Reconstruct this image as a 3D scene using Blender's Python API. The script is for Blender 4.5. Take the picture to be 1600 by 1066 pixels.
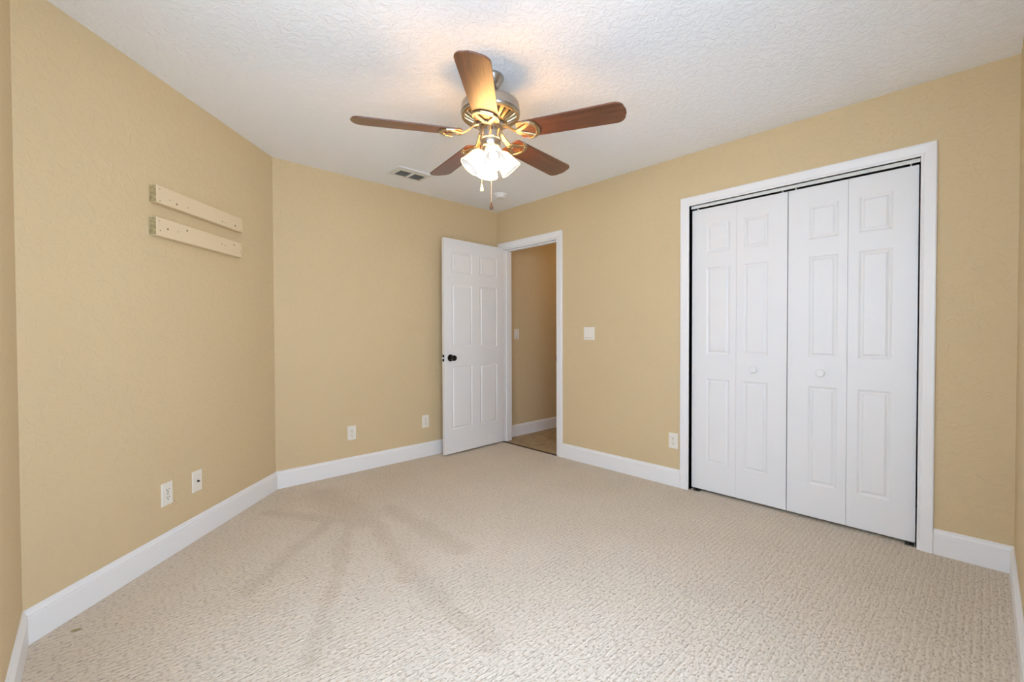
import bpy, bmesh, math, random
from mathutils import Vector, Matrix
from math import pi, sin, cos, radians

for o in list(bpy.data.objects):
    bpy.data.objects.remove(o)
SC = bpy.context.scene
COL = SC.collection

# ------------------------------------------------------------------ camera
H = 2.44                     # ceiling height
F_PX, PITCH, ROLL = 696.46, 0.016, 0.0031
HEAD = radians(136.742)      # heading of the lens in the floor plan
CAM = Vector((3.5863, -3.1605, 1.1432))
rt = Vector((sin(HEAD), -cos(HEAD), 0)); fw = Vector((cos(HEAD), sin(HEAD), 0)); up = Vector((0, 0, 1))
f2 = fw * cos(PITCH) - up * sin(PITCH)
u2 = fw * sin(PITCH) + up * cos(PITCH)
r3 = rt * cos(ROLL) - u2 * sin(ROLL)
u3 = rt * sin(ROLL) + u2 * cos(ROLL)
cd = bpy.data.cameras.new('camera'); cd.sensor_width = 36; cd.lens = F_PX / 1600 * 36; cd.clip_start = 0.02
cam = bpy.data.objects.new('camera', cd); COL.objects.link(cam)
cam.matrix_world = Matrix((( r3.x, u3.x, -f2.x, CAM.x), (r3.y, u3.y, -f2.y, CAM.y), (r3.z, u3.z, -f2.z, CAM.z), (0, 0, 0, 1)))
SC.camera = cam

# ------------------------------------------------------------------ world, exposure, daylight
SC.view_settings.view_transform = 'Standard'
SC.view_settings.look = 'None'
SC.view_settings.exposure = 0.0
SC.view_settings.gamma = 1.0
SC.view_settings.use_curve_mapping = False
SC.cycles.use_denoising = True
SC.cycles.max_bounces = 14
SC.cycles.diffuse_bounces = 10
SC.cycles.sample_clamp_indirect = 0.0

DAY = 8.5                    # strength of the daylight; brightest near the horizon
wd = bpy.data.worlds.new('daylight'); SC.world = wd; wd.use_nodes = True
nt = wd.node_tree; nt.nodes.clear()
wo = nt.nodes.new('ShaderNodeOutputWorld'); bg = nt.nodes.new('ShaderNodeBackground')
tc = nt.nodes.new('ShaderNodeTexCoord'); sx = nt.nodes.new('ShaderNodeSeparateXYZ')
mr = nt.nodes.new('ShaderNodeMapRange'); mr.inputs[1].default_value = -1.0; mr.inputs[2].default_value = 1.0
cr = nt.nodes.new('ShaderNodeValToRGB')
stops = [(0.0, (0.33, 0.42, 0.52)), (0.27, (0.49, 0.63, 0.79)), (0.42, (0.92, 1.11, 1.37)), (0.50, (0.84, 1.01, 1.25)), (0.56, (0.82, 1.00, 1.26)), (1.0, (0.66, 0.83, 1.12))]
while len(cr.color_ramp.elements) < len(stops): cr.color_ramp.elements.new(0.5)
for e, (p, c) in zip(cr.color_ramp.elements, stops): e.position = p; e.color = (*c, 1)
bg.inputs[1].default_value = DAY
nt.links.new(tc.outputs['Generated'], sx.inputs[0]); nt.links.new(sx.outputs[2], mr.inputs[0])
nt.links.new(mr.outputs[0], cr.inputs[0]); nt.links.new(cr.outputs[0], bg.inputs[0])
nt.links.new(bg.outputs[0], wo.inputs[0])

WIN_FRONT = (2.22, 3.56, 0.75, 2.12)     # x0, x1, z0, z1 of the window in the wall opposite the closet
WIN_NEAR = (-3.20, -1.95, 0.45, 2.15)    # y0, y1, z0, z1 of an added window, sized to light the open door
def portal(name, loc, rot, w, h):
    ld = bpy.data.lights.new(name, 'AREA'); ld.shape = 'RECTANGLE'; ld.size = w; ld.size_y = h
    ld.cycles.is_portal = True
    o = bpy.data.objects.new(name, ld); COL.objects.link(o); o.location = loc; o.rotation_euler = rot
BULB_COLOR, BULB_POWER, SHADE_GLOW = (1.0, 0.53, 0.17), 1.3, 15.5

# ------------------------------------------------------------------ materials
def new_mat(name, color, rough=0.5, metal=0.0, spec=0.5):
    m = bpy.data.materials.new(name); m.use_nodes = True
    b = m.node_tree.nodes['Principled BSDF']
    b.inputs['Base Color'].default_value = (*color, 1); b.inputs['Roughness'].default_value = rough
    b.inputs['Metallic'].default_value = metal; b.inputs['Specular IOR Level'].default_value = spec
    return m
def N(m, t, **kw):
    n = m.node_tree.nodes.new(t)
    for k, v in kw.items(): setattr(n, k, v)
    return n
def LK(m, a, b): m.node_tree.links.new(a, b)
def BS(m): return m.node_tree.nodes['Principled BSDF']
def coords(m, scale=(1, 1, 1), kind='Object'):
    t = N(m, 'ShaderNodeTexCoord'); mp = N(m, 'ShaderNodeMapping'); mp.inputs['Scale'].default_value = scale
    LK(m, t.outputs[kind], mp.inputs[0]); return mp.outputs[0]
def noise(m, vec, scale, detail=2.0, rough=0.5, dist=0.0):
    n = N(m, 'ShaderNodeTexNoise'); n.inputs['Scale'].default_value = scale; n.inputs['Detail'].default_value = detail
    n.inputs['Roughness'].default_value = rough; n.inputs['Distortion'].default_value = dist
    LK(m, vec, n.inputs['Vector']); return n.outputs[0]
def ramp(m, fac, stops):
    r = N(m, 'ShaderNodeValToRGB'); e = r.color_ramp.elements
    while len(e) < len(stops): e.new(0.5)
    for el, (p, c) in zip(e, stops):
        el.position = p; el.color = (*c, 1) if len(c) == 3 else c
    LK(m, fac, r.inputs[0]); return r.outputs[0]
def math_(m, op, a, b=None, clamp=False):
    n = N(m, 'ShaderNodeMath', operation=op); n.use_clamp = clamp
    for i, v in enumerate((a, b)):
        if v is None: continue
        if isinstance(v, (int, float)): n.inputs[i].default_value = v
        else: LK(m, v, n.inputs[i])
    return n.outputs[0]
def mixc(m, fac, a, b, mode='MIX'):
    n = N(m, 'ShaderNodeMix', data_type='RGBA', blend_type=mode)
    for i, v in ((0, fac), (6, a), (7, b)):
        if isinstance(v, (int, float)): n.inputs[i].default_value = v
        elif isinstance(v, tuple): n.inputs[i].default_value = (*v, 1) if len(v) == 3 else v
        else: LK(m, v, n.inputs[i])
    return n.outputs[2]
def bump(m, height, strength, dist):
    b = N(m, 'ShaderNodeBump'); b.inputs['Strength'].default_value = strength; b.inputs['Distance'].default_value = dist
    LK(m, height, b.inputs['Height']); LK(m, b.outputs[0], BS(m).inputs['Normal'])

# tan wall paint over a skip-trowel texture
def wall_paint(name, col):
    m = new_mat(name, col, 0.72, spec=0.3)
    v = coords(m)
    a = noise(m, v, 26, 3, 0.55, 0.6)
    a = ramp(m, a, [(0.46, (0, 0, 0)), (0.56, (1, 1, 1))])
    b = noise(m, v, 90, 2, 0.5)
    h = math_(m, 'ADD', math_(m, 'MULTIPLY', a, 0.7), math_(m, 'MULTIPLY', b, 0.6))
    bump(m, h, 0.6, 0.0022)
    lg = noise(m, v, 1.3, 2)
    c = mixc(m, lg, tuple(x * 0.97 for x in col), tuple(min(1, x * 1.03) for x in col))
    LK(m, c, BS(m).inputs['Base Color']); return m
WALL = wall_paint('tan_wall_paint', (0.62, 0.49, 0.295))
# white ceiling with a stippled knockdown coat
CEIL = new_mat('textured_ceiling_white', (0.88, 0.90, 0.93), 0.85, spec=0.2)
v = coords(CEIL)
a = ramp(CEIL, noise(CEIL, v, 34, 4, 0.6, 0.8), [(0.42, (0, 0, 0)), (0.6, (1, 1, 1))])
h = math_(CEIL, 'ADD', a, math_(CEIL, 'MULTIPLY', noise(CEIL, v, 130, 2), 0.5))
bump(CEIL, h, 0.6, 0.0034)

TRIM = new_mat('white_semigloss_trim', (0.79, 0.79, 0.79), 0.38)
DOOR = new_mat('white_door_paint', (0.77, 0.77, 0.77), 0.42)
v = coords(DOOR, (60, 60, 1.6)); bump(DOOR, noise(DOOR, v, 6, 3), 0.12, 0.0006)
TRACK = new_mat('off_white_track', (0.80, 0.80, 0.76), 0.5)
DARK = new_mat('black_metal', (0.012, 0.011, 0.010), 0.32, 0.6)
CLOSET_SHADE = new_mat('closet_interior_shade', (0.10, 0.095, 0.085), 0.9)  # shade inside the closed closet is put into the wall colour
STEEL = new_mat('dull_steel', (0.25, 0.24, 0.22), 0.45, 0.9)
PLATE = new_mat('ivory_plastic_plate', (0.78, 0.74, 0.66), 0.35)
SLOT = new_mat('slot_black', (0.02, 0.018, 0.015), 0.6)
SEAM = new_mat('dark_threshold', (0.035, 0.018, 0.008), 0.6)

# loop carpet: rows run away from the closet wall, speckled, with brushed pile tracks
def carpet():
    m = new_mat('beige_loop_carpet', (0.6, 0.5, 0.4), 0.95, spec=0.1)
    v = coords(m)
    sp = N(m, 'ShaderNodeSeparateXYZ'); LK(m, v, sp.inputs[0])
    wob = math_(m, 'MULTIPLY', math_(m, 'SUBTRACT', noise(m, coords(m, (1, 1, 1)), 9, 3, 0.6), 0.5), 0.02)
    fine = math_(m, 'MULTIPLY', math_(m, 'SUBTRACT', noise(m, coords(m, (1, 0.6, 1)), 70, 2, 0.6), 0.5), 0.012)
    xx = math_(m, 'ADD', math_(m, 'ADD', sp.outputs[0], wob), fine)
    row1 = math_(m, 'SINE', math_(m, 'MULTIPLY', xx, 2 * pi / 0.0115))
    row2 = math_(m, 'SINE', math_(m, 'MULTIPLY', xx, 2 * pi / 0.023))
    brk = ramp(m, noise(m, coords(m, (1, 0.3, 1)), 34, 3, 0.6), [(0.36, (0.15, 0.15, 0.15)), (0.60, (1, 1, 1))])
    row = math_(m, 'ADD', math_(m, 'MULTIPLY', row1, 0.45), math_(m, 'MULTIPLY', row2, 0.55))
    row = math_(m, 'ADD', math_(m, 'MULTIPLY', math_(m, 'MULTIPLY', row, brk), 0.5), 0.5)
    loop = noise(m, coords(m, (1, 0.55, 1)), 190, 2, 0.6)
    speck = ramp(m, noise(m, coords(m, (1, 0.5, 1)), 120, 2, 0.5), [(0.34, (0, 0, 0)), (0.47, (1, 1, 1))])
    h = math_(m, 'ADD', math_(m, 'MULTIPLY', row, 0.6), loop)
    h = math_(m, 'ADD', h, math_(m, 'MULTIPLY', speck, 0.7))
    bump(m, h, 0.9, 0.004)
    base = mixc(m, row, (0.64, 0.565, 0.46), (0.84, 0.755, 0.64))
    base = mixc(m, ramp(m, loop, [(0.35, (0, 0, 0)), (0.65, (1, 1, 1))]), mixc(m, 0.75, base, (0.88, 0.86, 0.84), 'MULTIPLY'), base)
    base = mixc(m, speck, mixc(m, 1.0, base, (0.80, 0.77, 0.74), 'MULTIPLY'), base)
    # brushed tracks: segments on the floor with soft, uneven edges
    edge = math_(m, 'MULTIPLY', math_(m, 'SUBTRACT', noise(m, v, 6, 4, 0.65), 0.5), 0.16)
    total = None
    segs = [((0.95, -2.02), (1.36, -2.28), 0.05), ((1.30, -2.22), (2.0, -2.63), 0.045), ((0.86, -2.14), (1.35, -2.68), 0.055),
            ((1.02, -1.92), (1.75, -2.10), 0.06), ((1.6, -2.05), (2.35, -2.12), 0.06), ((0.30, -1.98), (1.0, -1.96), 0.16),
            ((0.45, -2.35), (0.9, -2.05), 0.06), ((0.9, -1.75), (1.7, -1.75), 0.08)]
    for (ax, ay), (bx, by), w in segs:
        L = math.hypot(bx - ax, by - ay); ux, uy = (bx - ax) / L, (by - ay) / L
        dx = math_(m, 'SUBTRACT', sp.outputs[0], ax); dy = math_(m, 'SUBTRACT', sp.outputs[1], ay)
        t = math_(m, 'ADD', math_(m, 'MULTIPLY', dx, ux), math_(m, 'MULTIPLY', dy, uy))
        n = math_(m, 'ABSOLUTE', math_(m, 'SUBTRACT', math_(m, 'MULTIPLY', dx, uy), math_(m, 'MULTIPLY', dy, ux)))
        n = math_(m, 'ADD', n, edge)
        over = math_(m, 'MAXIMUM', math_(m, 'MULTIPLY', t, -1), math_(m, 'SUBTRACT', t, L))
        d = math_(m, 'ADD', n, math_(m, 'MAXIMUM', over, 0))
        r = N(m, 'ShaderNodeMapRange', interpolation_type='SMOOTHSTEP')
        r.inputs[1].default_value = w * 0.2; r.inputs[2].default_value = w * 1.25; r.inputs[3].default_value = 1; r.inputs[4].default_value = 0
        LK(m, d, r.inputs[0])
        total = r.outputs[0] if total is None else math_(m, 'MAXIMUM', total, r.outputs[0])
    patch = ramp(m, noise(m, v, 2.2, 3, 0.55), [(0.35, (0, 0, 0)), (0.7, (1, 1, 1))])
    base = mixc(m, patch, mixc(m, 1.0, base, (0.955, 0.95, 0.94), 'MULTIPLY'), base)
    fac = math_(m, 'MULTIPLY', total, 0.5)
    base = mixc(m, fac, base, mixc(m, 1.0, base, (0.83, 0.80, 0.77), 'MULTIPLY'))
    LK(m, base, BS(m).inputs['Base Color']); return m
CARPET = carpet()
HALLFLOOR = new_mat('mottled_tan_hall_floor', (0.5, 0.38, 0.24), 0.55)
v = coords(HALLFLOOR)
c = ramp(HALLFLOOR, noise(HALLFLOOR, v, 7, 5, 0.65, 1.0), [(0.3, (0.30, 0.215, 0.115)), (0.7, (0.48, 0.375, 0.23))])
LK(HALLFLOOR, c, BS(HALLFLOOR).inputs['Base Color'])

BOARD = new_mat('cream_painted_board', (0.70, 0.57, 0.37), 0.6)
v = coords(BOARD, (2, 25, 25)); bump(BOARD, noise(BOARD, v, 8, 3), 0.2, 0.001)
ENDGRAIN = new_mat('bare_board_end', (0.40, 0.34, 0.19), 0.85)
v = coords(ENDGRAIN); c = ramp(ENDGRAIN, noise(ENDGRAIN, v, 60, 4, 0.7), [(0.30, (0.22, 0.175, 0.085)), (0.6, (0.48, 0.40, 0.215))])
LK(ENDGRAIN, c, BS(ENDGRAIN).inputs['Base Color'])
HOLE = new_mat('screw_dark', (0.10, 0.07, 0.045), 0.7)
LEAF = new_mat('dry_olive_leaf', (0.30, 0.24, 0.07), 0.7)

NICKEL = new_mat('brushed_nickel', (0.43, 0.41, 0.38), 0.30, 1.0)
v = coords(NICKEL, (4, 4, 300)); LK(NICKEL, math_(NICKEL, 'ADD', math_(NICKEL, 'MULTIPLY', noise(NICKEL, v, 3, 2), 0.16), 0.22), BS(NICKEL).inputs['Roughness'])
IRON = new_mat('polished_nickel_iron', (0.50, 0.41, 0.26), 0.34, 1.0)
VOID = new_mat('vent_dark', (0.03, 0.026, 0.02), 0.7)
WOOD = new_mat('walnut_blade', (0.12, 0.045, 0.02), 0.42, spec=0.32)
v = coords(WOOD, (1.2, 22, 22))
g1 = noise(WOOD, v, 4.5, 5, 0.6, 0.7)
c = ramp(WOOD, g1, [(0.28, (0.045, 0.011, 0.005)), (0.5, (0.115, 0.032, 0.011)), (0.72, (0.19, 0.064, 0.024))])
LK(WOOD, c, BS(WOOD).inputs['Base Color']); BS(WOOD).inputs['Coat Weight'].default_value = 0.9; BS(WOOD).inputs['Coat Roughness'].default_value = 0.38; BS(WOOD).inputs['Coat IOR'].default_value = 1.55

SHADE = bpy.data.materials.new('frosted_glass'); SHADE.use_nodes = True
t_ = SHADE.node_tree; t_.nodes.clear()
o_ = t_.nodes.new('ShaderNodeOutputMaterial'); tr = t_.nodes.new('ShaderNodeBsdfTranslucent'); df = t_.nodes.new('ShaderNodeBsdfDiffuse')
gl = t_.nodes.new('ShaderNodeBsdfGlossy'); m1 = t_.nodes.new('ShaderNodeMixShader'); m2 = t_.nodes.new('ShaderNodeMixShader')
tr.inputs[0].default_value = (0.96, 0.95, 0.93, 1); df.inputs[0].default_value = (0.92, 0.92, 0.92, 1); gl.inputs['Roughness'].default_value = 0.2
m1.inputs[0].default_value = 0.35; m2.inputs[0].default_value = 0.06
t_.links.new(tr.outputs[0], m1.inputs[1]); t_.links.new(df.outputs[0], m1.inputs[2]); t_.links.new(m1.outputs[0], m2.inputs[1]); t_.links.new(gl.outputs[0], m2.inputs[2]); em = t_.nodes.new('ShaderNodeEmission'); em.inputs[0].default_value = (*BULB_COLOR, 1); em.inputs[1].default_value = SHADE_GLOW
as_ = t_.nodes.new('ShaderNodeAddShader'); t_.links.new(m2.outputs[0], as_.inputs[0]); t_.links.new(em.outputs[0], as_.inputs[1]); t_.links.new(as_.outputs[0], o_.inputs[0])
SHADE_IN = new_mat('frosted_glass_inside', (0.74, 0.73, 0.72), 0.45)
BULB = new_mat('lit_bulb', (0.6, 0.6, 0.6), 0.4)
BS(BULB).inputs['Emission Color'].default_value = (1.0, 0.88, 0.72, 1); BS(BULB).inputs['Emission Strength'].default_value = BULB_POWER
CREAM = new_mat('cream_pull', (0.85, 0.76, 0.55), 0.35)
PULLWOOD = new_mat('dark_wood_pull', (0.10, 0.05, 0.025), 0.4)
CHAIN = new_mat('pale_chain', (0.75, 0.68, 0.55), 0.35, 0.8)
WHITEP = new_mat('white_plastic', (0.78, 0.78, 0.77), 0.45)
VENTW = new_mat('white_vent_metal', (0.74, 0.74, 0.72), 0.5)
VENTG = new_mat('grey_vent_louvre', (0.42, 0.42, 0.40), 0.6)
GLASS = bpy.data.materials.new('window_glass'); GLASS.use_nodes = True
t_ = GLASS.node_tree; t_.nodes.clear()
o_ = t_.nodes.new('ShaderNodeOutputMaterial'); tp = t_.nodes.new('ShaderNodeBsdfTransparent'); gl = t_.nodes.new('ShaderNodeBsdfGlossy')
m1 = t_.nodes.new('ShaderNodeMixShader'); m1.inputs[0].default_value = 0.06; gl.inputs['Roughness'].default_value = 0.01
t_.links.new(tp.outputs[0], m1.inputs[1]); t_.links.new(gl.outputs[0], m1.inputs[2]); t_.links.new(m1.outputs[0], o_.inputs[0])

# ------------------------------------------------------------------ mesh helpers
def obj(name, bm, mat, parent=None, smooth=False, bevel=0.0, matrix=None):
    me = bpy.data.meshes.new(name)
    bmesh.ops.recalc_face_normals(bm, faces=bm.faces)
    bm.to_mesh(me); bm.free()
    for mm in (mat if isinstance(mat, (list, tuple)) else [mat]): me.materials.append(mm)
    if smooth:
        for p in me.polygons: p.use_smooth = True
        try: me.set_sharp_from_angle(angle=radians(38))
        except Exception: pass
    o = bpy.data.objects.new(name, me); COL.objects.link(o)
    if parent: o.parent = parent
    if matrix is not None: o.matrix_local = matrix
    if bevel:
        b = o.modifiers.new('bevel', 'BEVEL'); b.width = bevel; b.segments = 2; b.limit_method = 'ANGLE'; b.angle_limit = radians(50)
    return o
def empty(name, matrix, parent=None):
    o = bpy.data.objects.new(name, None); o.empty_display_size = 0.05; COL.objects.link(o)
    if parent: o.parent = parent
    o.matrix_local = matrix; return o
def tag(o, label, cat=None, group=None):
    o['label'] = label
    if cat: o['category'] = cat
    if group: o['group'] = group
    return o
def struct(o, label=None):
    o['kind'] = 'structure'
    if label: o['label'] = label
    return o
def box(bm, x0, x1, y0, y1, z0, z1, mi=0):
    vs = [bm.verts.new((x, y, z)) for x in (x0, x1) for y in (y0, y1) for z in (z0, z1)]
    for q in ((0, 1, 3, 2), (4, 6, 7, 5), (0, 4, 5, 1), (2, 3, 7, 6), (0, 2, 6, 4), (1, 5, 7, 3)):
        bm.faces.new([vs[i] for i in q]).material_index = mi
    return vs
def lathe(bm, prof, seg=32, M=None, caps=False):
    rings = []
    for r, z in prof:
        ring = []
        for k in range(seg):
            a = 2 * pi * k / seg; p = Vector((r * cos(a), r * sin(a), z))
            ring.append(bm.verts.new(M @ p if M else p))
        rings.append(ring)
    for a, b in zip(rings, rings[1:]):
        for k in range(seg):
            bm.faces.new((a[k], a[(k + 1) % seg], b[(k + 1) % seg], b[k]))
    if caps:
        bm.faces.new(rings[0]); bm.faces.new(rings[-1])
def ribbon(bm, pts, wid, th):
    """flat bar along pts (x, y, z); wid may be a list"""
    n = len(pts); rows = []
    for i in range(n):
        p = Vector(pts[i]); a = Vector(pts[max(0, i - 1)]); b = Vector(pts[min(n - 1, i + 1)])
        t = (b - a); t.z = 0; t.normalize(); s = Vector((-t.y, t.x, 0))
        w = wid[i] if isinstance(wid, (list, tuple)) else wid
        rows.append([bm.verts.new(p + s * w / 2), bm.verts.new(p - s * w / 2), bm.verts.new(p - s * w / 2 * 0.8 + Vector((0, 0, -th))), bm.verts.new(p + s * w / 2 * 0.8 + Vector((0, 0, -th)))])
    for a, b in zip(rows, rows[1:]):
        for k in range(4): bm.faces.new((a[k], a[(k + 1) % 4], b[(k + 1) % 4], b[k]))
    bm.faces.new(rows[0]); bm.faces.new(rows[-1])
def frame(origin, ex, ez=Vector((0, 0, 1))):
    """matrix: local x along ex, local z up, local y = z cross x"""
    ex = Vector(ex).normalized(); ey = ez.cross(ex)
    return Matrix(((ex.x, ey.x, ez.x, origin[0]), (ex.y, ey.y, ez.y, origin[1]), (ex.z, ey.z, ez.z, origin[2]), (0, 0, 0, 1)))

# ------------------------------------------------------------------ room shell
XN, YF, YA, XL = 3.688, -3.361, -2.187, 1.1745        # near wall x, front wall y, back/diagonal corner y, diagonal/front corner x
T = 0.115
P_C, P_A, P_L, P_F, P_R = (0, 0), (0, YA), (XL, YF), (XN, YF), (XN, 0)
def poly_slab(name, pts, z0, z1, mat):
    bm = bmesh.new()
    a = [bm.verts.new((x, y, z0)) for x, y in pts]; b = [bm.verts.new((x, y, z1)) for x, y in pts]
    bm.faces.new(a); bm.faces.new(b)
    for i in range(len(pts)): bm.faces.new((a[i], a[(i + 1) % len(pts)], b[(i + 1) % len(pts)], b[i]))
    return struct(obj(name, bm, mat))
room = [P_C, P_A, P_L, P_F, P_R]
poly_slab('floor', [(0, 0.0), P_A, P_L, P_F, P_R, (3.347, 0.0), (3.347, T), (3.60, T), (3.60, 0.75), (1.95, 0.75), (1.95, T), (2.108, T), (2.108, 0.0)], -0.1, 0.0, CARPET)
outer = [(-0.12, 1.9), (-0.12, -2.24), (1.14, -3.50), (XN + 0.14, -3.50), (XN + 0.14, 1.9)]
poly_slab('ceiling', outer, H, H + 0.1, CEIL)
def holed_wall(name, u0, u1, holes, to3, mat=WALL, z1=H):
    """wall slab along u with rectangular holes (u0,u1,z0,z1); to3(u, depth, z) places it"""
    us = sorted({u0, u1, *[h[0] for h in holes], *[h[1] for h in holes]})
    zs = sorted({0.0, z1, *[h[2] for h in holes], *[h[3] for h in holes]})
    bm = bmesh.new(); cache = {}
    def vv(i, j, k):
        if (i, j, k) not in cache: cache[(i, j, k)] = bm.verts.new(to3(us[i], k * T, zs[j]))
        return cache[(i, j, k)]
    def solid(i, j):
        if not (0 <= i < len(us) - 1 and 0 <= j < len(zs) - 1): return False
        cu, cz = (us[i] + us[i + 1]) / 2, (zs[j] + zs[j + 1]) / 2
        return not any(h[0] < cu < h[1] and h[2] < cz < h[3] for h in holes)
    for i in range(len(us) - 1):
        for j in range(len(zs) - 1):
            if not solid(i, j): continue
            for k in (0, 1): bm.faces.new((vv(i, j, k), vv(i + 1, j, k), vv(i + 1, j + 1, k), vv(i, j + 1, k)))
            if not solid(i - 1, j): bm.faces.new((vv(i, j, 0), vv(i, j + 1, 0), vv(i, j + 1, 1), vv(i, j, 1)))
            if not solid(i + 1, j): bm.faces.new((vv(i + 1, j, 0), vv(i + 1, j + 1, 0), vv(i + 1, j + 1, 1), vv(i + 1, j, 1)))
            if not solid(i, j - 1): bm.faces.new((vv(i, j, 0), vv(i + 1, j, 0), vv(i + 1, j, 1), vv(i, j, 1)))
            if not solid(i, j + 1): bm.faces.new((vv(i, j + 1, 0), vv(i + 1, j + 1, 0), vv(i + 1, j + 1, 1), vv(i, j + 1, 1)))
    return struct(obj(name, bm, mat))
DO = (0.085, 0.848, 0.0, 2.035)        # bedroom door opening
CO = (2.108, 3.347, 0.0, 2.062)        # closet opening
holed_wall('wall_right', -0.115, XN + 0.115, [DO, CO], lambda u, d, z: (u, d, z))
poly_slab('wall_back', [(0, 0), (0, YA), (-0.115, YA - 0.05), (-0.115, 0)], 0, H, WALL)
poly_slab('wall_left', [(0, YA), (XL, YF), (XL - 0.05, YF - 0.115), (-0.115, YA - 0.05)], 0, H, WALL)
holed_wall('wall_front', XL - 0.05, XN + 0.115, [WIN_FRONT], lambda u, d, z: (u, YF - d, z))
holed_wall('wall_near', YF, 0, [WIN_NEAR], lambda u, d, z: (XN + d, u, z))
portal('front_window_daylight', ((WIN_FRONT[0] + WIN_FRONT[1]) / 2, YF - 0.16, (WIN_FRONT[2] + WIN_FRONT[3]) / 2), (pi / 2, 0, pi), WIN_FRONT[1] - WIN_FRONT[0], WIN_FRONT[3] - WIN_FRONT[2])
portal('added_window_daylight', (XN + 0.16, (WIN_NEAR[0] + WIN_NEAR[1]) / 2, (WIN_NEAR[2] + WIN_NEAR[3]) / 2), (pi / 2, 0, -pi / 2 + pi), WIN_NEAR[1] - WIN_NEAR[0], WIN_NEAR[3] - WIN_NEAR[2])
# hallway behind the bedroom door and the closed closet
HX = -0.022
poly_slab('floor_hall', [(HX - 0.1, 0.0), (1.4, 0.0), (1.4, 1.8), (HX - 0.1, 1.8)], -0.11, -0.004, HALLFLOOR)
poly_slab('wall_hall_left', [(HX, T), (HX, 1.8), (HX - 0.09, 1.8), (HX - 0.09, T)], 0, H, WALL)
poly_slab('wall_hall_right', [(1.30, T), (1.30, 1.8), (1.40, 1.8), (1.40, T)], 0, H, WALL)
poly_slab('wall_hall_end', [(HX, 1.7), (1.30, 1.7), (1.30, 1.8), (HX, 1.8)], 0, H, WALL)
bm = bmesh.new()
box(bm, 1.95, 3.60, 0.75, 0.80, 0, H); box(bm, 1.90, 1.95, T, 0.80, 0, H); box(bm, 3.60, 3.65, T, 0.80, 0, H)
struct(obj('wall_closet', bm, CLOSET_SHADE))
bm = bmesh.new(); box(bm, DO[0], DO[1], -0.014, 0.012, -0.003, 0.004); struct(obj('trim_3', bm, SEAM))

hl = bpy.data.lights.new('hallway_warm_fill', 'POINT'); hl.energy = 4.6; hl.color = (1.0, 0.66, 0.23); hl.shadow_soft_size = 0.08  # unseen warm fill added to tint the hallway, no fixture there
ho = bpy.data.objects.new('hallway_warm_fill', hl); COL.objects.link(ho); ho.location = (0.95, 1.25, 2.2)
# windows behind the viewpoint; the near-wall one is added for its light
def window(name, to3, u0, u1, z0, z1):
    bm = bmesh.new()
    def b(ua, ub, da, db, za, zb):
        ps = [to3(u, d, z) for u in (ua, ub) for d in (da, db) for z in (za, zb)]
        vs = [bm.verts.new(p) for p in ps]
        for q in ((0, 1, 3, 2), (4, 6, 7, 5), (0, 4, 5, 1), (2, 3, 7, 6), (0, 2, 6, 4), (1, 5, 7, 3)): bm.faces.new([vs[i] for i in q])
    w = 0.04; zm = (z0 + z1) / 2
    b(u0, u1, 0.05, 0.10, z0, z0 + w); b(u0, u1, 0.05, 0.10, z1 - w, z1); b(u0, u0 + w, 0.05, 0.10, z0 + w, z1 - w); b(u1 - w, u1, 0.05, 0.10, z0 + w, z1 - w)
    b(u0 + w, u1 - w, 0.06, 0.09, zm - 0.02, zm + 0.02)
    fr = struct(obj(name, bm, TRIM))
    bm = bmesh.new(); b(u0 + w, u1 - w, 0.072, 0.076, z0 + w, zm - 0.02); b(u0 + w, u1 - w, 0.072, 0.076, zm + 0.02, z1 - w); obj('pane', bm, GLASS, fr)
    bm = bmesh.new(); b(u0 - 0.04, u1 + 0.04, -0.03, 0.05, z0 - 0.025, z0); obj('window_sill', bm, TRIM, fr)
window('window_1', lambda u, d, z: (u, YF - d, z), *WIN_FRONT)
window('window_2_added', lambda u, d, z: (XN + d, u, z), *WIN_NEAR)  # second window, unseen, added to balance the daylight

# baseboards: one profile, mitred at the corners
PROF = [(0.0, 0.0), (0.014, 0.0), (0.014, 0.098), (0.0125, 0.100), (0.0125, 0.104), (0.0135, 0.107), (0.010, 0.114), (0.0065, 0.120), (0.006, 0.127), (0.003, 0.130), (0.0, 0.130)]
def baseboard(name, p, q, pprev=None, qnext=None, z=0.0):
    p, q = Vector(p), Vector(q); t = (q - p).normalized(); n = Vector((t.y, -t.x))   # room on the right of p->q
    def off(corner, d, other):
        if other is None: return corner + n * d
        o = Vector(other); tt = (corner - o).normalized() if corner == p else (o - corner).normalized()
        n2 = Vector((tt.y, -tt.x)); b = (n + n2).normalized()
        return corner + b * (d / b.dot(n))
    bm = bmesh.new()
    A = [bm.verts.new((*off(p, d, pprev), z + h)) for d, h in PROF]; B = [bm.verts.new((*off(q, d, qnext), z + h)) for d, h in PROF]
    for i in range(len(PROF) - 1): bm.faces.new((A[i], A[i + 1], B[i + 1], B[i]))
    bm.faces.new((A[-1], A[0], B[0], B[-1])); bm.faces.new(A); bm.faces.new(B)
    return struct(obj(name, bm, TRIM))
baseboard('baseboard_front', P_F, P_L, P_R, P_A)
baseboard('baseboard_left', P_L, P_A, P_F, P_C)
baseboard('baseboard_back', P_A, P_C, P_L, (0.02, 0))
baseboard('baseboard_right', (0.913, 0), (2.045, 0))
baseboard('baseboard_right_corner', (3.411, 0), P_R, None, P_F)
baseboard('baseboard_near', P_R, P_F, (0, 0), P_L)
baseboard('baseboard_hall', (HX, T), (HX, 1.7), None, None, -0.004)

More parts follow.
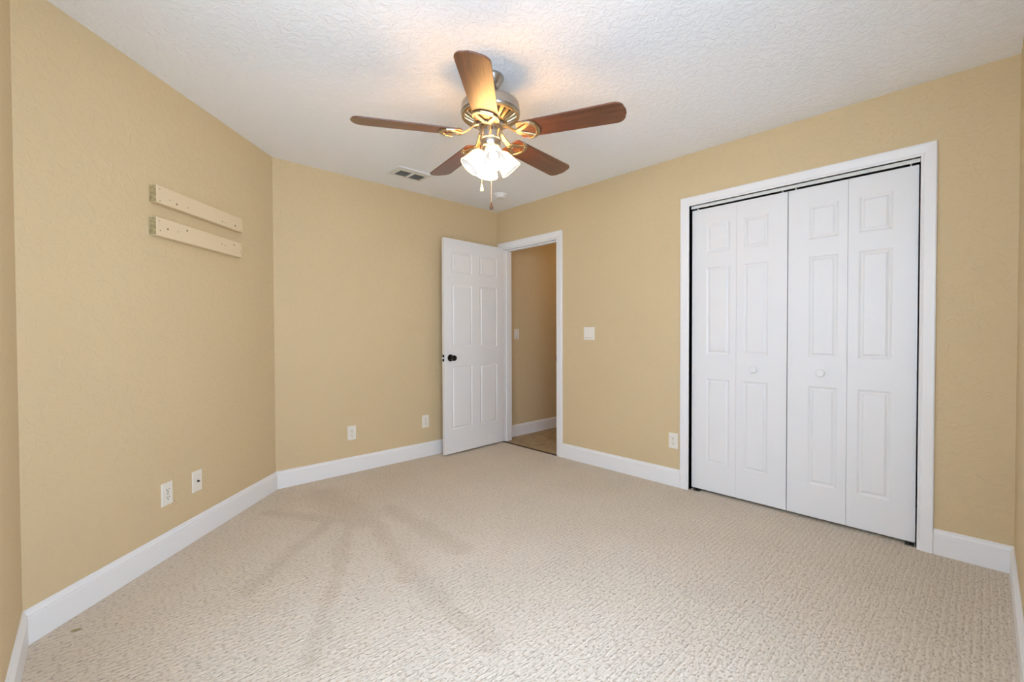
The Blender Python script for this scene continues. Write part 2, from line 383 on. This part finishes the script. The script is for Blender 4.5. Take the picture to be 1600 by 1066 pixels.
# casings and jambs
CAS = [(0.0, 0.0), (0.0, 0.009), (0.006, 0.011), (0.012, 0.0095), (0.016, 0.012), (0.046, 0.016), (0.058, 0.0165), (0.063, 0.013), (0.063, 0.0)]   # (from opening outwards, thickness)
def casing(name, x0, x1, zt, left_reveal=0.0, label=None):
    bm = bmesh.new(); rows = []
    for (px, pz, sx_, sz_) in ((x0, 0.0, -1, 0), (x0, zt, -1, 1), (x1, zt, 1, 1), (x1, 0.0, 1, 0)):
        rows.append([bm.verts.new((px + sx_ * u, -th, pz + sz_ * u)) for u, th in CAS])
    for a, b in zip(rows, rows[1:]):
        for i in range(len(CAS) - 1): bm.faces.new((a[i], a[i + 1], b[i + 1], b[i]))
        bm.faces.new((a[-1], a[0], b[0], b[-1]))
    bm.faces.new(rows[0]); bm.faces.new(rows[-1])
    return struct(obj(name, bm, TRIM, smooth=False), label)
def jamb(name, par, x0, x1, zt, stop=None):
    bm = bmesh.new(); t = 0.012
    box(bm, x0 - 0.001, x0 + t, -0.002, T + 0.002, 0, zt); box(bm, x1 - t, x1 + 0.001, -0.002, T + 0.002, 0, zt); box(bm, x0 + t, x1 - t, -0.002, T + 0.002, zt - t, zt + 0.001)
    o = obj(name, bm, TRIM, par)
    if stop:
        bm = bmesh.new(); s = 0.011
        box(bm, x0 + t, x0 + t + s, 0.040, 0.078, 0, zt - t); box(bm, x1 - t - s, x1 - t, 0.040, 0.078, 0, zt - t); box(bm, x0 + t + s, x1 - t - s, 0.040, 0.078, zt - t - s, zt - t)
        obj('door_stop', bm, TRIM, par)
    return o
tr1 = casing('trim_1', DO[0], DO[1], DO[3], label='white casing around the open bedroom doorway')
jamb('jamb', tr1, DO[0], DO[1], DO[3], True)
bm = bmesh.new(); box(bm, DO[1] - 0.0145, DO[1] - 0.011, -0.004, 0.036, 0.885, 0.945); tag(obj('strike_plate', bm, DARK, tr1), 'dark strike plate')
tr2 = casing('trim_2', CO[0], CO[1], CO[3], label='white casing around the closet opening')
jamb('jamb', tr2, CO[0] - 0.012, CO[1] + 0.012, CO[3] + 0.012)
bm = bmesh.new(); box(bm, CO[0] + 0.004, CO[1] - 0.004, 0.020, 0.024, 2.042, CO[3]); box(bm, CO[0] + 0.004, CO[1] - 0.004, 0.024, 0.054, 2.059, CO[3]); obj('bifold_track', bm, TRACK, tr2)

# ------------------------------------------------------------------ moulded panel doors
def panel_slab(bm, w, h, th, panels):
    """slab in local x 0..w, z 0..h, front face at y = 0 (facing -y), back at y = th; moulded panels both sides"""
    us = sorted({0, w, *[p[0] for p in panels], *[p[1] for p in panels]}); zs = sorted({0, h, *[p[2] for p in panels], *[p[3] for p in panels]})
    steps = [(0.0, 0.0), (0.005, 0.0022), (0.011, 0.0058), (0.016, 0.0062), (0.0255, 0.0018), (0.0265, 0.0002)]
    for side in (0, 1):
        y0 = side * th; sg = -1 if side else 1; cache = {}
        def V(x, z):
            k = (round(x, 5), round(z, 5))
            if k not in cache: cache[k] = bm.verts.new((x, y0, z))
            return cache[k]
        for i in range(len(us) - 1):
            for j in range(len(zs) - 1):
                cx, cz = (us[i] + us[i + 1]) / 2, (zs[j] + zs[j + 1]) / 2
                if any(p[0] < cx < p[1] and p[2] < cz < p[3] for p in panels): continue
                bm.faces.new((V(us[i], zs[j]), V(us[i + 1], zs[j]), V(us[i + 1], zs[j + 1]), V(us[i], zs[j + 1])))
        for a, b, c, d in panels:
            prev = [V(a, c), V(b, c), V(b, d), V(a, d)]
            # the grid may have split the panel's sides; ring faces start from its corners
            for ins, dep in steps[1:]:
                ring = [bm.verts.new((x, y0 + sg * dep, z)) for x, z in ((a + ins, c + ins), (b - ins, c + ins), (b - ins, d - ins), (a + ins, d - ins))]
                for k in range(4): bm.faces.new((prev[k], prev[(k + 1) % 4], ring[(k + 1) % 4], ring[k]))
                prev = ring
            bm.faces.new(prev)
        side_v = [bm.verts.new((x, y0, z)) for x, z in ((0, 0), (w, 0), (w, h), (0, h))]
        if side == 0: front = side_v
        else:
            for k in range(4): bm.faces.new((front[k], front[(k + 1) % 4], side_v[(k + 1) % 4], side_v[k]))

# bedroom door, swung open into the room: hinge by the left jamb
ang = radians(272.80)
DW, DH, DT = 0.770, 2.021, 0.035
md = frame((0.1171, -0.020, 0.017), (cos(ang), sin(ang), 0))
dm = Matrix.Rotation(0, 4, 'X')
door1 = empty('door_1', md)      # local x from hinge to latch, local y = normal
struct(door1, 'white six-panel bedroom door swung open by the back wall'); door1['category'] = 'door'
PAN = [(a, b, c, d) for a, b in ((0.091, 0.331), (0.430, 0.685)) for c, d in ((0.222, 0.822), (0.998, 1.596), (1.704, 1.905))]
bm = bmesh.new(); panel_slab(bm, DW, DH, DT, PAN)
# local +y must point away from the camera side: room side (+x world) is local -y or +y?
ny = md.to_3x3() @ Vector((0, 1, 0)); flip = -1 if ny.x < 0 else 1
S1 = Matrix.Diagonal((1, 1, 1, 1)) if flip < 0 else Matrix.Diagonal((1, -1, 1, 1))
bmesh.ops.transform(bm, matrix=S1, verts=bm.verts)
obj('door_slab', bm, DOOR, door1, bevel=0.0015)
fy = -1 if flip < 0 else 1          # direction of the visible face along local y
def rot_y(): return Matrix.Rotation(pi / 2 if fy < 0 else -pi / 2, 4, 'X')
kn = empty('knob_set', Matrix.Translation((0.706, 0, 0.903)), door1)
bpy.data.objects.remove(kn)
bm = bmesh.new(); M = Matrix.Translation((0.703, 0, 0.903)) @ Matrix.Rotation(radians(90) * (1 if fy < 0 else -1), 4, 'X')
lathe(bm, [(0.0, 0.0), (0.033, 0.0), (0.033, 0.004), (0.029, 0.009), (0.014, 0.012), (0.011, 0.022), (0.011, 0.034), (0.019, 0.040), (0.0265, 0.050), (0.0275, 0.058), (0.025, 0.066), (0.016, 0.071), (0.0, 0.072)], 28, M)
kb = obj('doorknob', bm, DARK, door1, smooth=True); kb['label'] = 'round black doorknob'
bm = bmesh.new(); yc = -fy * DT / 2
box(bm, DW - 0.001, DW + 0.0015, yc - 0.0125, yc + 0.0125, 0.872, 0.934)
lp = obj('latch_plate', bm, DARK, door1); lp['label'] = 'black latch plate on the door edge'
bm = bmesh.new(); box(bm, DW + 0.001, DW + 0.010, yc - 0.009, yc + 0.009, 0.896, 0.910); obj('latch_bolt', bm, TRIM, lp)
for zc in (0.20, 1.0, 1.82):
    bm = bmesh.new(); lathe(bm, [(0.0, -0.045), (0.006, -0.045), (0.006, 0.045), (0.0, 0.045)], 10, Matrix.Translation((-0.008, -fy * DT * 0.9, zc)))
    obj('hinge', bm, STEEL, door1)

# closet bifold doors: two pairs of leaves
ROWS = ((0.198, 0.802), (0.975, 1.592), (1.693, 1.902))
def bifold(name, leaves, knob_x, label, pins):
    root = empty(name, Matrix.Translation((leaves[0][0], 0.030, 0.018))); struct(root, label); root['category'] = 'closet door'
    for i, (x0, x1, a, b) in enumerate(leaves):
        bm = bmesh.new(); panel_slab(bm, x1 - x0, 2.013, 0.030, [(a - x0, b - x0, c, d) for c, d in ROWS])
        bmesh.ops.translate(bm, vec=(x0 - leaves[0][0], 0, 0), verts=bm.verts)
        lf = obj('door_leaf', bm, DOOR, root, bevel=0.0012)
        if x0 < knob_x < x1:
            bm = bmesh.new(); M = Matrix.Translation((knob_x - leaves[0][0], 0, 0.884)) @ Matrix.Rotation(pi / 2, 4, 'X')
            lathe(bm, [(0.0, -0.001), (0.012, -0.001), (0.012, 0.006), (0.017, 0.012), (0.0225, 0.020), (0.023, 0.026), (0.019, 0.031), (0.0, 0.033)], 24, M)
            obj('door_knob', bm, DOOR, lf, smooth=True)
    for px in pins:
        bm = bmesh.new(); lathe(bm, [(0.0, 2.010), (0.004, 2.010), (0.004, 2.040), (0.0, 2.040)], 10, Matrix.Translation((px - leaves[0][0], 0.012, 0)))
        obj('pivot_pin', bm, TRIM, root)
    return root
bifold('door_2', [(2.1155, 2.4215, 2.218, 2.380), (2.4225, 2.7265, 2.467, 2.619)], 2.5386, 'left pair of white bifold closet doors', (2.153, 2.695))
bifold('door_3', [(2.7315, 3.0345, 2.842, 2.990), (3.0360, 3.3375, 3.085, 3.234)], 2.9085, 'right pair of white bifold closet doors', (2.768, 3.304))
for x, lab in ((2.156, 'small dark pivot bracket on the carpet under the left end of the closet doors'), (3.318, 'small dark pivot bracket on the carpet under the right end of the closet doors')):
    s = -1 if x < 2.7 else 1
    bm = bmesh.new(); box(bm, x - 0.022, x + 0.022, 0.010, 0.058, 0.0, 0.004); box(bm, x + s * 0.018, x + s * 0.022, 0.014, 0.054, 0.004, 0.016)
    br = tag(obj('pivot_bracket', bm, STEEL), lab, 'bracket', 'closet pivot brackets')
    bm = bmesh.new(); lathe(bm, [(0, 0.004), (0.004, 0.004), (0.004, 0.018), (0, 0.018)], 8, Matrix.Translation((x, 0.022, 0))); obj('pivot_screw', bm, DARK, br)

# ------------------------------------------------------------------ wall plates
def on_wall(p, n):
    """local x to the viewer's right along the wall, local -y out of the wall, z up"""
    n = Vector(n).normalized(); ex = Vector((0, 0, 1)).cross(n)
    return frame(p, ex)
def plate_mesh(w, h):
    bm = bmesh.new(); e = 0.004
    a = [bm.verts.new(p) for p in ((-w / 2, 0, -h / 2), (w / 2, 0, -h / 2), (w / 2, 0, h / 2), (-w / 2, 0, h / 2))]
    b = [bm.verts.new(p) for p in ((-w / 2, -0.003, -h / 2), (w / 2, -0.003, -h / 2), (w / 2, -0.003, h / 2), (-w / 2, -0.003, h / 2))]
    c = [bm.verts.new(p) for p in ((-w / 2 + e, -0.006, -h / 2 + e), (w / 2 - e, -0.006, -h / 2 + e), (w / 2 - e, -0.006, h / 2 - e), (-w / 2 + e, -0.006, h / 2 - e))]
    bm.faces.new(a); bm.faces.new(c)
    for r, s in ((a, b), (b, c)):
        for k in range(4): bm.faces.new((r[k], r[(k + 1) % 4], s[(k + 1) % 4], s[k]))
    return bm
def disc_y(bm, x, z, y0, y1, r, seg=14):
    lathe(bm, [(0, 0), (r, 0), (r, y0 - y1), (0, y0 - y1)], seg, Matrix.Translation((x, y0, z)) @ Matrix.Rotation(pi / 2, 4, 'X'))
def duplex(p, n, label):
    o = empty('wall_outlet', on_wall(p, n)); tag(o, label, 'outlet', 'duplex outlets')
    obj('cover_plate', plate_mesh(0.072, 0.116), PLATE, o)
    for s in (-1, 1):
        bm = bmesh.new(); zc = s * 0.0195
        pts = [(0.0165 * max(-1, min(1, 1.25 * cos(a))), 0.0145 * sin(a)) for a in [2 * pi * k / 24 for k in range(24)]]
        lo = [bm.verts.new((x, -0.0055, zc + z)) for x, z in pts]; hi = [bm.verts.new((x, -0.0075, zc + z)) for x, z in pts]
        bm.faces.new(hi)
        for k in range(24): bm.faces.new((lo[k], lo[(k + 1) % 24], hi[(k + 1) % 24], hi[k]))
        rc = obj('receptacle', bm, PLATE, o)
        bm = bmesh.new(); box(bm, -0.0085, -0.0060, -0.0082, -0.0074, zc - 0.001, zc + 0.0075); box(bm, 0.0062, 0.0085, -0.0082, -0.0074, zc, zc + 0.007)
        disc_y(bm, 0, zc - 0.0075, -0.0074, -0.0082, 0.0032, 10)
        obj('slots', bm, SLOT, rc)
    bm = bmesh.new(); disc_y(bm, 0, 0, -0.0058, -0.0072, 0.003, 10); obj('screw', bm, STEEL, o)
    return o
dn = Vector((0.70711, 0.70711, 0)); dd_ = Vector((XL, YF - YA, 0)).normalized()
dn = Vector((-dd_.y, dd_.x, 0))
def diag(s, z, off=0.0): return Vector((0, YA, z)) + dd_ * s + dn * off
duplex(diag(1.0, 0.326), dn, 'ivory duplex outlet on the angled left wall, left of the cable jack')
duplex((0, -1.610, 0.329), (1, 0, 0), 'ivory duplex outlet on the back wall, farther from the open door')
duplex((0, -0.902, 0.328), (1, 0, 0), 'ivory duplex outlet on the back wall right beside the open door edge')
duplex((1.990, 0, 0.339), (0, -1, 0), 'ivory duplex outlet low on the wall beside the closet casing')
o = empty('cable_jack', on_wall(diag(0.790, 0.323), dn)); tag(o, 'ivory single-jack cable plate on the angled left wall, right of its outlet', 'cable jack')
obj('cover_plate', plate_mesh(0.072, 0.116), PLATE, o)
bm = bmesh.new(); disc_y(bm, 0, 0, -0.0058, -0.012, 0.006, 6); disc_y(bm, 0, 0, -0.012, -0.016, 0.0042, 12); obj('jack', bm, SLOT, o)
for s in (-1, 1):
    bm = bmesh.new(); disc_y(bm, 0, s * 0.042, -0.0058, -0.0068, 0.0028, 10); obj('screw', bm, PLATE, o)
def rocker(p, n, gang, label, w):
    o = empty('light_switch', on_wall(p, n)); tag(o, label, 'light switch')
    obj('cover_plate', plate_mesh(w, 0.112), PLATE, o)
    for k in range(gang):
        xc = (k - (gang - 1) / 2) * 0.046
        bm = bmesh.new()
        pts = [(-0.0165, 0.0335, -0.0062), (0.0165, 0.0335, -0.0062), (0.0165, 0.0, -0.0075), (-0.0165, 0.0, -0.0075), (0.0165, -0.0335, -0.0105), (-0.0165, -0.0335, -0.0105)]
        vs = [bm.verts.new((xc + x, y, z)) for x, z, y in pts]; bk = [bm.verts.new((xc + x, -0.005, z)) for x, z, y in pts]
        bm.faces.new((vs[0], vs[1], vs[2], vs[3])); bm.faces.new((vs[3], vs[2], vs[4], vs[5]))
        for a, b in ((0, 1), (1, 2), (2, 4), (4, 5), (5, 3), (3, 0)): bm.faces.new((vs[a], vs[b], bk[b], bk[a]))
        r = obj('rocker', bm, PLATE, o)
        bm = bmesh.new(); box(bm, xc - 0.0165, xc + 0.0165, -0.0068, -0.0058, -0.0375, -0.0345); obj('rocker_gap', bm, STEEL, r)
rocker((1.213, 0, 1.144), (0, -1, 0), 2, 'ivory double rocker light switch on the wall right of the doorway', 0.114)
rocker((HX, 0.305, 1.142), (1, 0, 0), 1, 'ivory single rocker switch on the hallway wall through the doorway', 0.072)

# ------------------------------------------------------------------ two boards on the angled wall
def board(zc0, zc1, s0, s1, dots, label):
    """local x from the board's left end to the right as seen, local -y out of the wall"""
    m = on_wall(diag(s0, zc0), dn); L = s0 - s1; h = zc1 - zc0; D = 0.038
    o = empty('mounting_board', m); tag(o, label, 'board', 'boards on the angled wall')
    bm = bmesh.new(); box(bm, 0.0006, L, -D, 0, 0, h); obj('board', bm, BOARD, o, bevel=0.003)
    bm = bmesh.new(); box(bm, 0, 0.0006, -D + 0.003, -0.0005, 0.003, h - 0.003); e = obj('board_end', bm, ENDGRAIN, o); e['label'] = 'bare grey-brown sawn end'
    for x, z, r in dots:
        bm = bmesh.new(); disc_y(bm, x * L, z * h, -D + 0.0008, -D - 0.0006, r, 8); obj('screw', bm, HOLE, o)
board(1.797, 1.885, 1.078, 0.412, [(0.030, 0.80, .0025), (0.030, 0.13, .0025), (0.125, 0.38, .003), (0.190, 0.28, .0045), (0.305, 0.32, .003), (0.715, 0.25, .003), (0.755, 0.27, .0025), (0.890, 0.30, .005), (0.973, 0.10, .0025)],
      'upper of the two cream painted boards screwed to the angled wall')
board(1.634, 1.727, 1.081, 0.420, [(0.030, 0.80, .0025), (0.035, 0.30, .003), (0.105, 0.48, .0045), (0.205, 0.50, .0025), (0.300, 0.72, .005), (0.715, 0.55, .003), (0.760, 0.52, .003), (0.880, 0.72, .0045), (0.975, 0.35, .003), (0.975, 0.82, .0025)],
      'lower of the two cream painted boards screwed to the angled wall')
# a fleck of dry leaf on the carpet
bm = bmesh.new()
pr = [(-0.016, 0.0), (-0.008, 0.0045), (0.002, 0.005), (0.011, 0.003), (0.017, 0.0), (0.009, -0.004), (-0.004, -0.0045)]
a = [bm.verts.new((x, y, 0.002 + 0.12 * abs(x) * abs(x) * 20)) for x, y in pr]; b = [bm.verts.new((x, y, 0.0035 + 0.12 * abs(x) * abs(x) * 20)) for x, y in pr]
bm.faces.new(a); bm.faces.new(b)
for k in range(len(pr)): bm.faces.new((a[k], a[(k + 1) % len(pr)], b[(k + 1) % len(pr)], b[k]))
lf = tag(obj('dry_leaf', bm, LEAF, matrix=frame((1.185, -3.222, 0), (0.1, 1, 0))), 'small dry olive-brown leaf scrap on the carpet near the left baseboard', 'leaf')

# ------------------------------------------------------------------ ceiling vent and smoke detector
vt = empty('ceiling_vent', Matrix.Translation((0.395, -1.295, H))); tag(vt, 'white ceiling air vent with two dark louvred grilles', 'vent')
x0, x1, y0, y1 = -0.094, 0.098, -0.135, 0.160
gr = [(-0.078, 0.037, -0.088, 0.012), (-0.078, 0.037, 0.036, 0.138)]
us = sorted({x0, x1, gr[0][0], gr[0][1]}); ys = sorted({y0, y1, *[g[2] for g in gr], *[g[3] for g in gr]})
bm = bmesh.new()
for i in range(len(us) - 1):
    for j in range(len(ys) - 1):
        cx, cy = (us[i] + us[i + 1]) / 2, (ys[j] + ys[j + 1]) / 2
        if any(g[0] < cx < g[1] and g[2] < cy < g[3] for g in gr): continue
        box(bm, us[i], us[i + 1], ys[j], ys[j + 1], -0.012, 0.0)
bmesh.ops.remove_doubles(bm, verts=bm.verts, dist=1e-5)
obj('vent_frame', bm, VENTW, vt)
for g in gr:
    bm = bmesh.new(); n = 9
    box(bm, g[0], g[1], g[2], g[3], -0.002, -0.0005)
    for k in range(n):
        xc = g[0] + (k + 0.5) * (g[1] - g[0]) / n
        vs = [bm.verts.new(p) for p in ((xc - 0.006, g[2], -0.002), (xc + 0.004, g[2], -0.012), (xc + 0.004, g[3], -0.012), (xc - 0.006, g[3], -0.002))]; bm.faces.new(vs)
    lv = obj('louvre', bm, VENTG, vt); lv['label'] = 'dark grey louvred grille'
sd = empty('smoke_detector', Matrix.Translation((0.487, -0.385, H))); tag(sd, 'round white smoke detector on the ceiling near the back corner', 'smoke detector')
bm = bmesh.new(); lathe(bm, [(0.0, 0.0), (0.060, 0.0), (0.060, -0.010), (0.0, -0.010)], 32); obj('base', bm, WHITEP, sd, smooth=True)
bm = bmesh.new(); lathe(bm, [(0.055, -0.010), (0.055, -0.014), (0.050, -0.034), (0.043, -0.040), (0.0, -0.041)], 32); obj('cover', bm, WHITEP, sd, smooth=True)

# ------------------------------------------------------------------ ceiling fan
FX, FY = 1.861, -1.681
fan = empty('ceiling_fan', Matrix.Translation((FX, FY, H))); tag(fan, 'five-blade walnut and brushed nickel ceiling fan with four lit shades', 'ceiling fan')
def L_(prof, name, mat=NICKEL, par=fan, seg=48):
    bm = bmesh.new(); lathe(bm, prof, seg); return obj(name, bm, mat, par, smooth=True)
L_([(0, 0), (0.066, 0), (0.068, -0.006), (0.066, -0.014), (0.060, -0.026), (0.046, -0.048), (0.036, -0.058), (0.030, -0.062), (0.0, -0.062)], 'canopy')
L_([(0, -0.060), (0.0135, -0.060), (0.0135, -0.114), (0.026, -0.117), (0.028, -0.132), (0.0, -0.132)], 'downrod', seg=24)
L_([(0, -0.130), (0.060, -0.131), (0.120, -0.133), (0.137, -0.136), (0.145, -0.142), (0.147, -0.149), (0.147, -0.176), (0.149, -0.178), (0.149, -0.186), (0.147, -0.188), (0.145, -0.196), (0.0, -0.196)], 'motor_housing')
# slotted lower ring: dark cone behind, fins in front
bm = bmesh.new(); lathe(bm, [(0.0, -0.197), (0.138, -0.197), (0.076, -0.228), (0.0, -0.228)], 48)
vr = obj('vent_ring', bm, VOID, fan, smooth=True)
bm = bmesh.new()
lathe(bm, [(0.145, -0.196), (0.146, -0.202), (0.141, -0.206), (0.132, -0.205), (0.132, -0.198)], 48)
lathe(bm, [(0.086, -0.222), (0.084, -0.232), (0.072, -0.234), (0.070, -0.226)], 48)
nf = 24
for k in range(nf):
    a = 2 * pi * k / nf; Mz = Matrix.Rotation(a, 4, 'Z')
    prof = [(0.137, -0.2015, .0125), (0.120, -0.212, .0105), (0.100, -0.222, .008), (0.080, -0.230, .007)]
    A = [[bm.verts.new(Mz @ Vector((r, s * w, z + dz))) for s, dz in ((-1, 0.004), (-0.7, -0.002), (0.7, -0.002), (1, 0.004))] for r, z, w in prof]
    for p, q in zip(A, A[1:]):
        for i in range(3): bm.faces.new((p[i], p[i + 1], q[i + 1], q[i]))
obj('vent_fins', bm, IRON, vr, smooth=True)
L_([(0, -0.226), (0.068, -0.226), (0.070, -0.232), (0.070, -0.252), (0.066, -0.256), (0.0, -0.256)], 'flywheel')
SWZ = -0.256
L_([(0, SWZ), (0.050, SWZ), (0.052, SWZ - 0.004), (0.052, SWZ - 0.050), (0.055, SWZ - 0.052), (0.056, SWZ - 0.059), (0.053, SWZ - 0.063), (0.050, SWZ - 0.064), (0.049, SWZ - 0.088), (0.044, SWZ - 0.098), (0.030, SWZ - 0.106), (0.0, SWZ - 0.108)], 'switch_housing')
ta = math.atan2(CAM.y - FY, CAM.x - FX) + 0.12
bm = bmesh.new(); Ms = Matrix.Rotation(ta, 4, 'Z')
box(bm, 0.0515, 0.0545, -0.004, 0.004, SWZ - 0.027, SWZ - 0.013); bmesh.ops.transform(bm, matrix=Ms, verts=bm.verts)
rs = obj('reverse_switch', bm, SLOT, fan); rs['label'] = 'small black reverse switch'

BZ = -0.292                       # blade plane below the ceiling
PITCHB = radians(-11)
def blade_outline():
    pts = []
    r0, r1, w0, w1 = 0.150, 0.664, 0.060, 0.071
    def arc(cx, cy, rr, a0, a1, n=7):
        return [(cx + rr * cos(radians(a0 + (a1 - a0) * i / n)), cy + rr * sin(radians(a0 + (a1 - a0) * i / n))) for i in range(n + 1)]
    c = 0.044
    pts += arc(r0 + 0.018, -w0 + 0.018, 0.018, 180, 270)
    pts += arc(r1 - c, -w1 + c, c, -90, -4)
    pts += [(r1 + 0.006, -0.012), (r1 + 0.006, 0.012)]
    pts += arc(r1 - c, w1 - c, c, 4, 90)
    pts += arc(r0 + 0.018, w0 - 0.018, 0.018, 90, 180)
    return pts
for i in range(5):
    az = radians(-46.65 + 72 * i)
    Mb = Matrix.Rotation(az, 4, 'Z') @ Matrix.Translation((0, 0, BZ)) @ Matrix.Rotation(PITCHB, 4, 'X')
    bm = bmesh.new(); pts = blade_outline()
    a = [bm.verts.new((x, y, 0.0035)) for x, y in pts]; b = [bm.verts.new((x, y, -0.0035)) for x, y in pts]
    bm.faces.new(a); bm.faces.new(b)
    for k in range(len(pts)): bm.faces.new((a[k], a[(k + 1) % len(pts)], b[(k + 1) % len(pts)], b[k]))
    bl = obj('blade', bm, WOOD, fan, bevel=0.0015, matrix=Mb)
    # ornate blade iron: stem, two spreading prongs and a crescent under the blade
    bm = bmesh.new(); zb = -0.0045
    ribbon(bm, [(0.062, 0, 0.046), (0.085, 0, 0.040), (0.115, 0, 0.016), (0.140, 0, 0.000), (0.168, 0, zb)], [0.036, 0.030, 0.027, 0.030, 0.040], 0.009)
    for s in (-1, 1):
        ribbon(bm, [(0.148, s * 0.008, zb), (0.180, s * 0.023, zb), (0.208, s * 0.039, zb), (0.226, s * 0.048, zb)], [0.024, 0.023, 0.021, 0.018], 0.0075)
    cr = [(0.186, -0.062), (0.206, -0.060), (0.224, -0.052), (0.240, -0.035), (0.248, -0.015), (0.250, 0), (0.248, 0.015), (0.240, 0.035), (0.224, 0.052), (0.206, 0.060), (0.186, 0.062)]
    ribbon(bm, [(x, y, zb) for x, y in cr], [0.005, 0.012, 0.018, 0.021, 0.022, 0.022, 0.022, 0.021, 0.018, 0.012, 0.005], 0.0085)
    ir = obj('blade_iron', bm, IRON, fan, bevel=0.0016, matrix=Mb)
    for sx_, sy_ in ((0.170, 0), (0.222, 0.046), (0.222, -0.046)):
        bm = bmesh.new(); lathe(bm, [(0.0, zb - 0.011), (0.003, zb - 0.0108), (0.0045, zb - 0.008), (0.0045, zb - 0.006)], 12, Matrix.Translation((sx_, sy_, 0)))
        obj('screw', bm, NICKEL, ir, smooth=True)

# four tulip shades on short arms
toward = math.atan2(CAM.y - FY, CAM.x - FX)
for k in range(4):
    az = toward + radians(10) + k * pi / 2
    d = Vector((cos(az), sin(az), 0)); tilt = radians(40)
    ax = (d * sin(tilt) + Vector((0, 0, -1)) * cos(tilt)).normalized()
    neck = Vector((0, 0, -0.380)) + d * 0.040
    Mq = Matrix.Translation(neck) @ ax.to_track_quat('Z', 'Y').to_matrix().to_4x4() @ Matrix.Scale(0.95, 4)
    bm = bmesh.new(); lathe(bm, [(0.0, -0.030), (0.012, -0.030), (0.012, -0.004), (0.022, 0.0), (0.024, 0.010), (0.020, 0.016), (0.0, 0.016)], 24)
    obj('lamp_holder', bm, NICKEL, fan, smooth=True, matrix=Mq)
    bm = bmesh.new()
    prof = [(0.021, 0.004), (0.030, 0.010), (0.039, 0.022), (0.0445, 0.038), (0.047, 0.056), (0.050, 0.076), (0.0545, 0.096), (0.0585, 0.110)]
    lathe(bm, [(r - 0.003, z + 0.0008) for r, z in prof], 40)
    for f in bm.faces: f.material_index = 1
    lathe(bm, prof, 40)
    lathe(bm, [prof[-1], (prof[-1][0] - 0.0015, prof[-1][1] + 0.0016), (prof[-1][0] - 0.003, prof[-1][1] + 0.0008)], 40)
    sh = obj('lamp_shade', bm, [SHADE, SHADE_IN], fan, smooth=True, matrix=Mq); sh['label'] = 'frosted white glass bell shade'
    bm = bmesh.new(); lathe(bm, [(0.0, 0.012), (0.012, 0.014), (0.013, 0.030), (0.018, 0.042), (0.0235, 0.056), (0.0235, 0.066), (0.018, 0.077), (0.009, 0.083), (0.0, 0.084)], 24)
    b = obj('light_bulb', bm, BULB, sh, smooth=True); b['label'] = 'lit white bulb'
# pull chains
def chain(px, py, z0, z1, mat, nm):
    bm = bmesh.new(); lathe(bm, [(0.0, z0), (0.0011, z0), (0.0011, z1), (0.0, z1)], 8, Matrix.Translation((px, py, 0)))
    z = z0
    while z > z1:
        lathe(bm, [(0.0003, z), (0.0018, z - 0.0016), (0.0003, z - 0.0032)], 8, Matrix.Translation((px, py, 0))); z -= 0.007
    c = obj('pull_chain', bm, CHAIN, fan, smooth=True)
    bm = bmesh.new(); lathe(bm, [(0.0, z1 + 0.004), (0.003, z1 + 0.002), (0.005, z1 - 0.008), (0.0085, z1 - 0.020), (0.0098, z1 - 0.027), (0.008, z1 - 0.034), (0.0, z1 - 0.037)], 20, Matrix.Translation((px, py, 0)))
    p = obj('pull_knob', bm, mat, c, smooth=True); p['label'] = nm
def lat(dx, df): return (rt * dx + fw * df)
p = lat(-0.046, 0.0); chain(p.x, p.y, -0.350, -0.540, CREAM, 'cream teardrop pull')
p = lat(0.002, 0.012); chain(p.x, p.y, -0.350, -0.628, PULLWOOD, 'dark wooden teardrop pull')
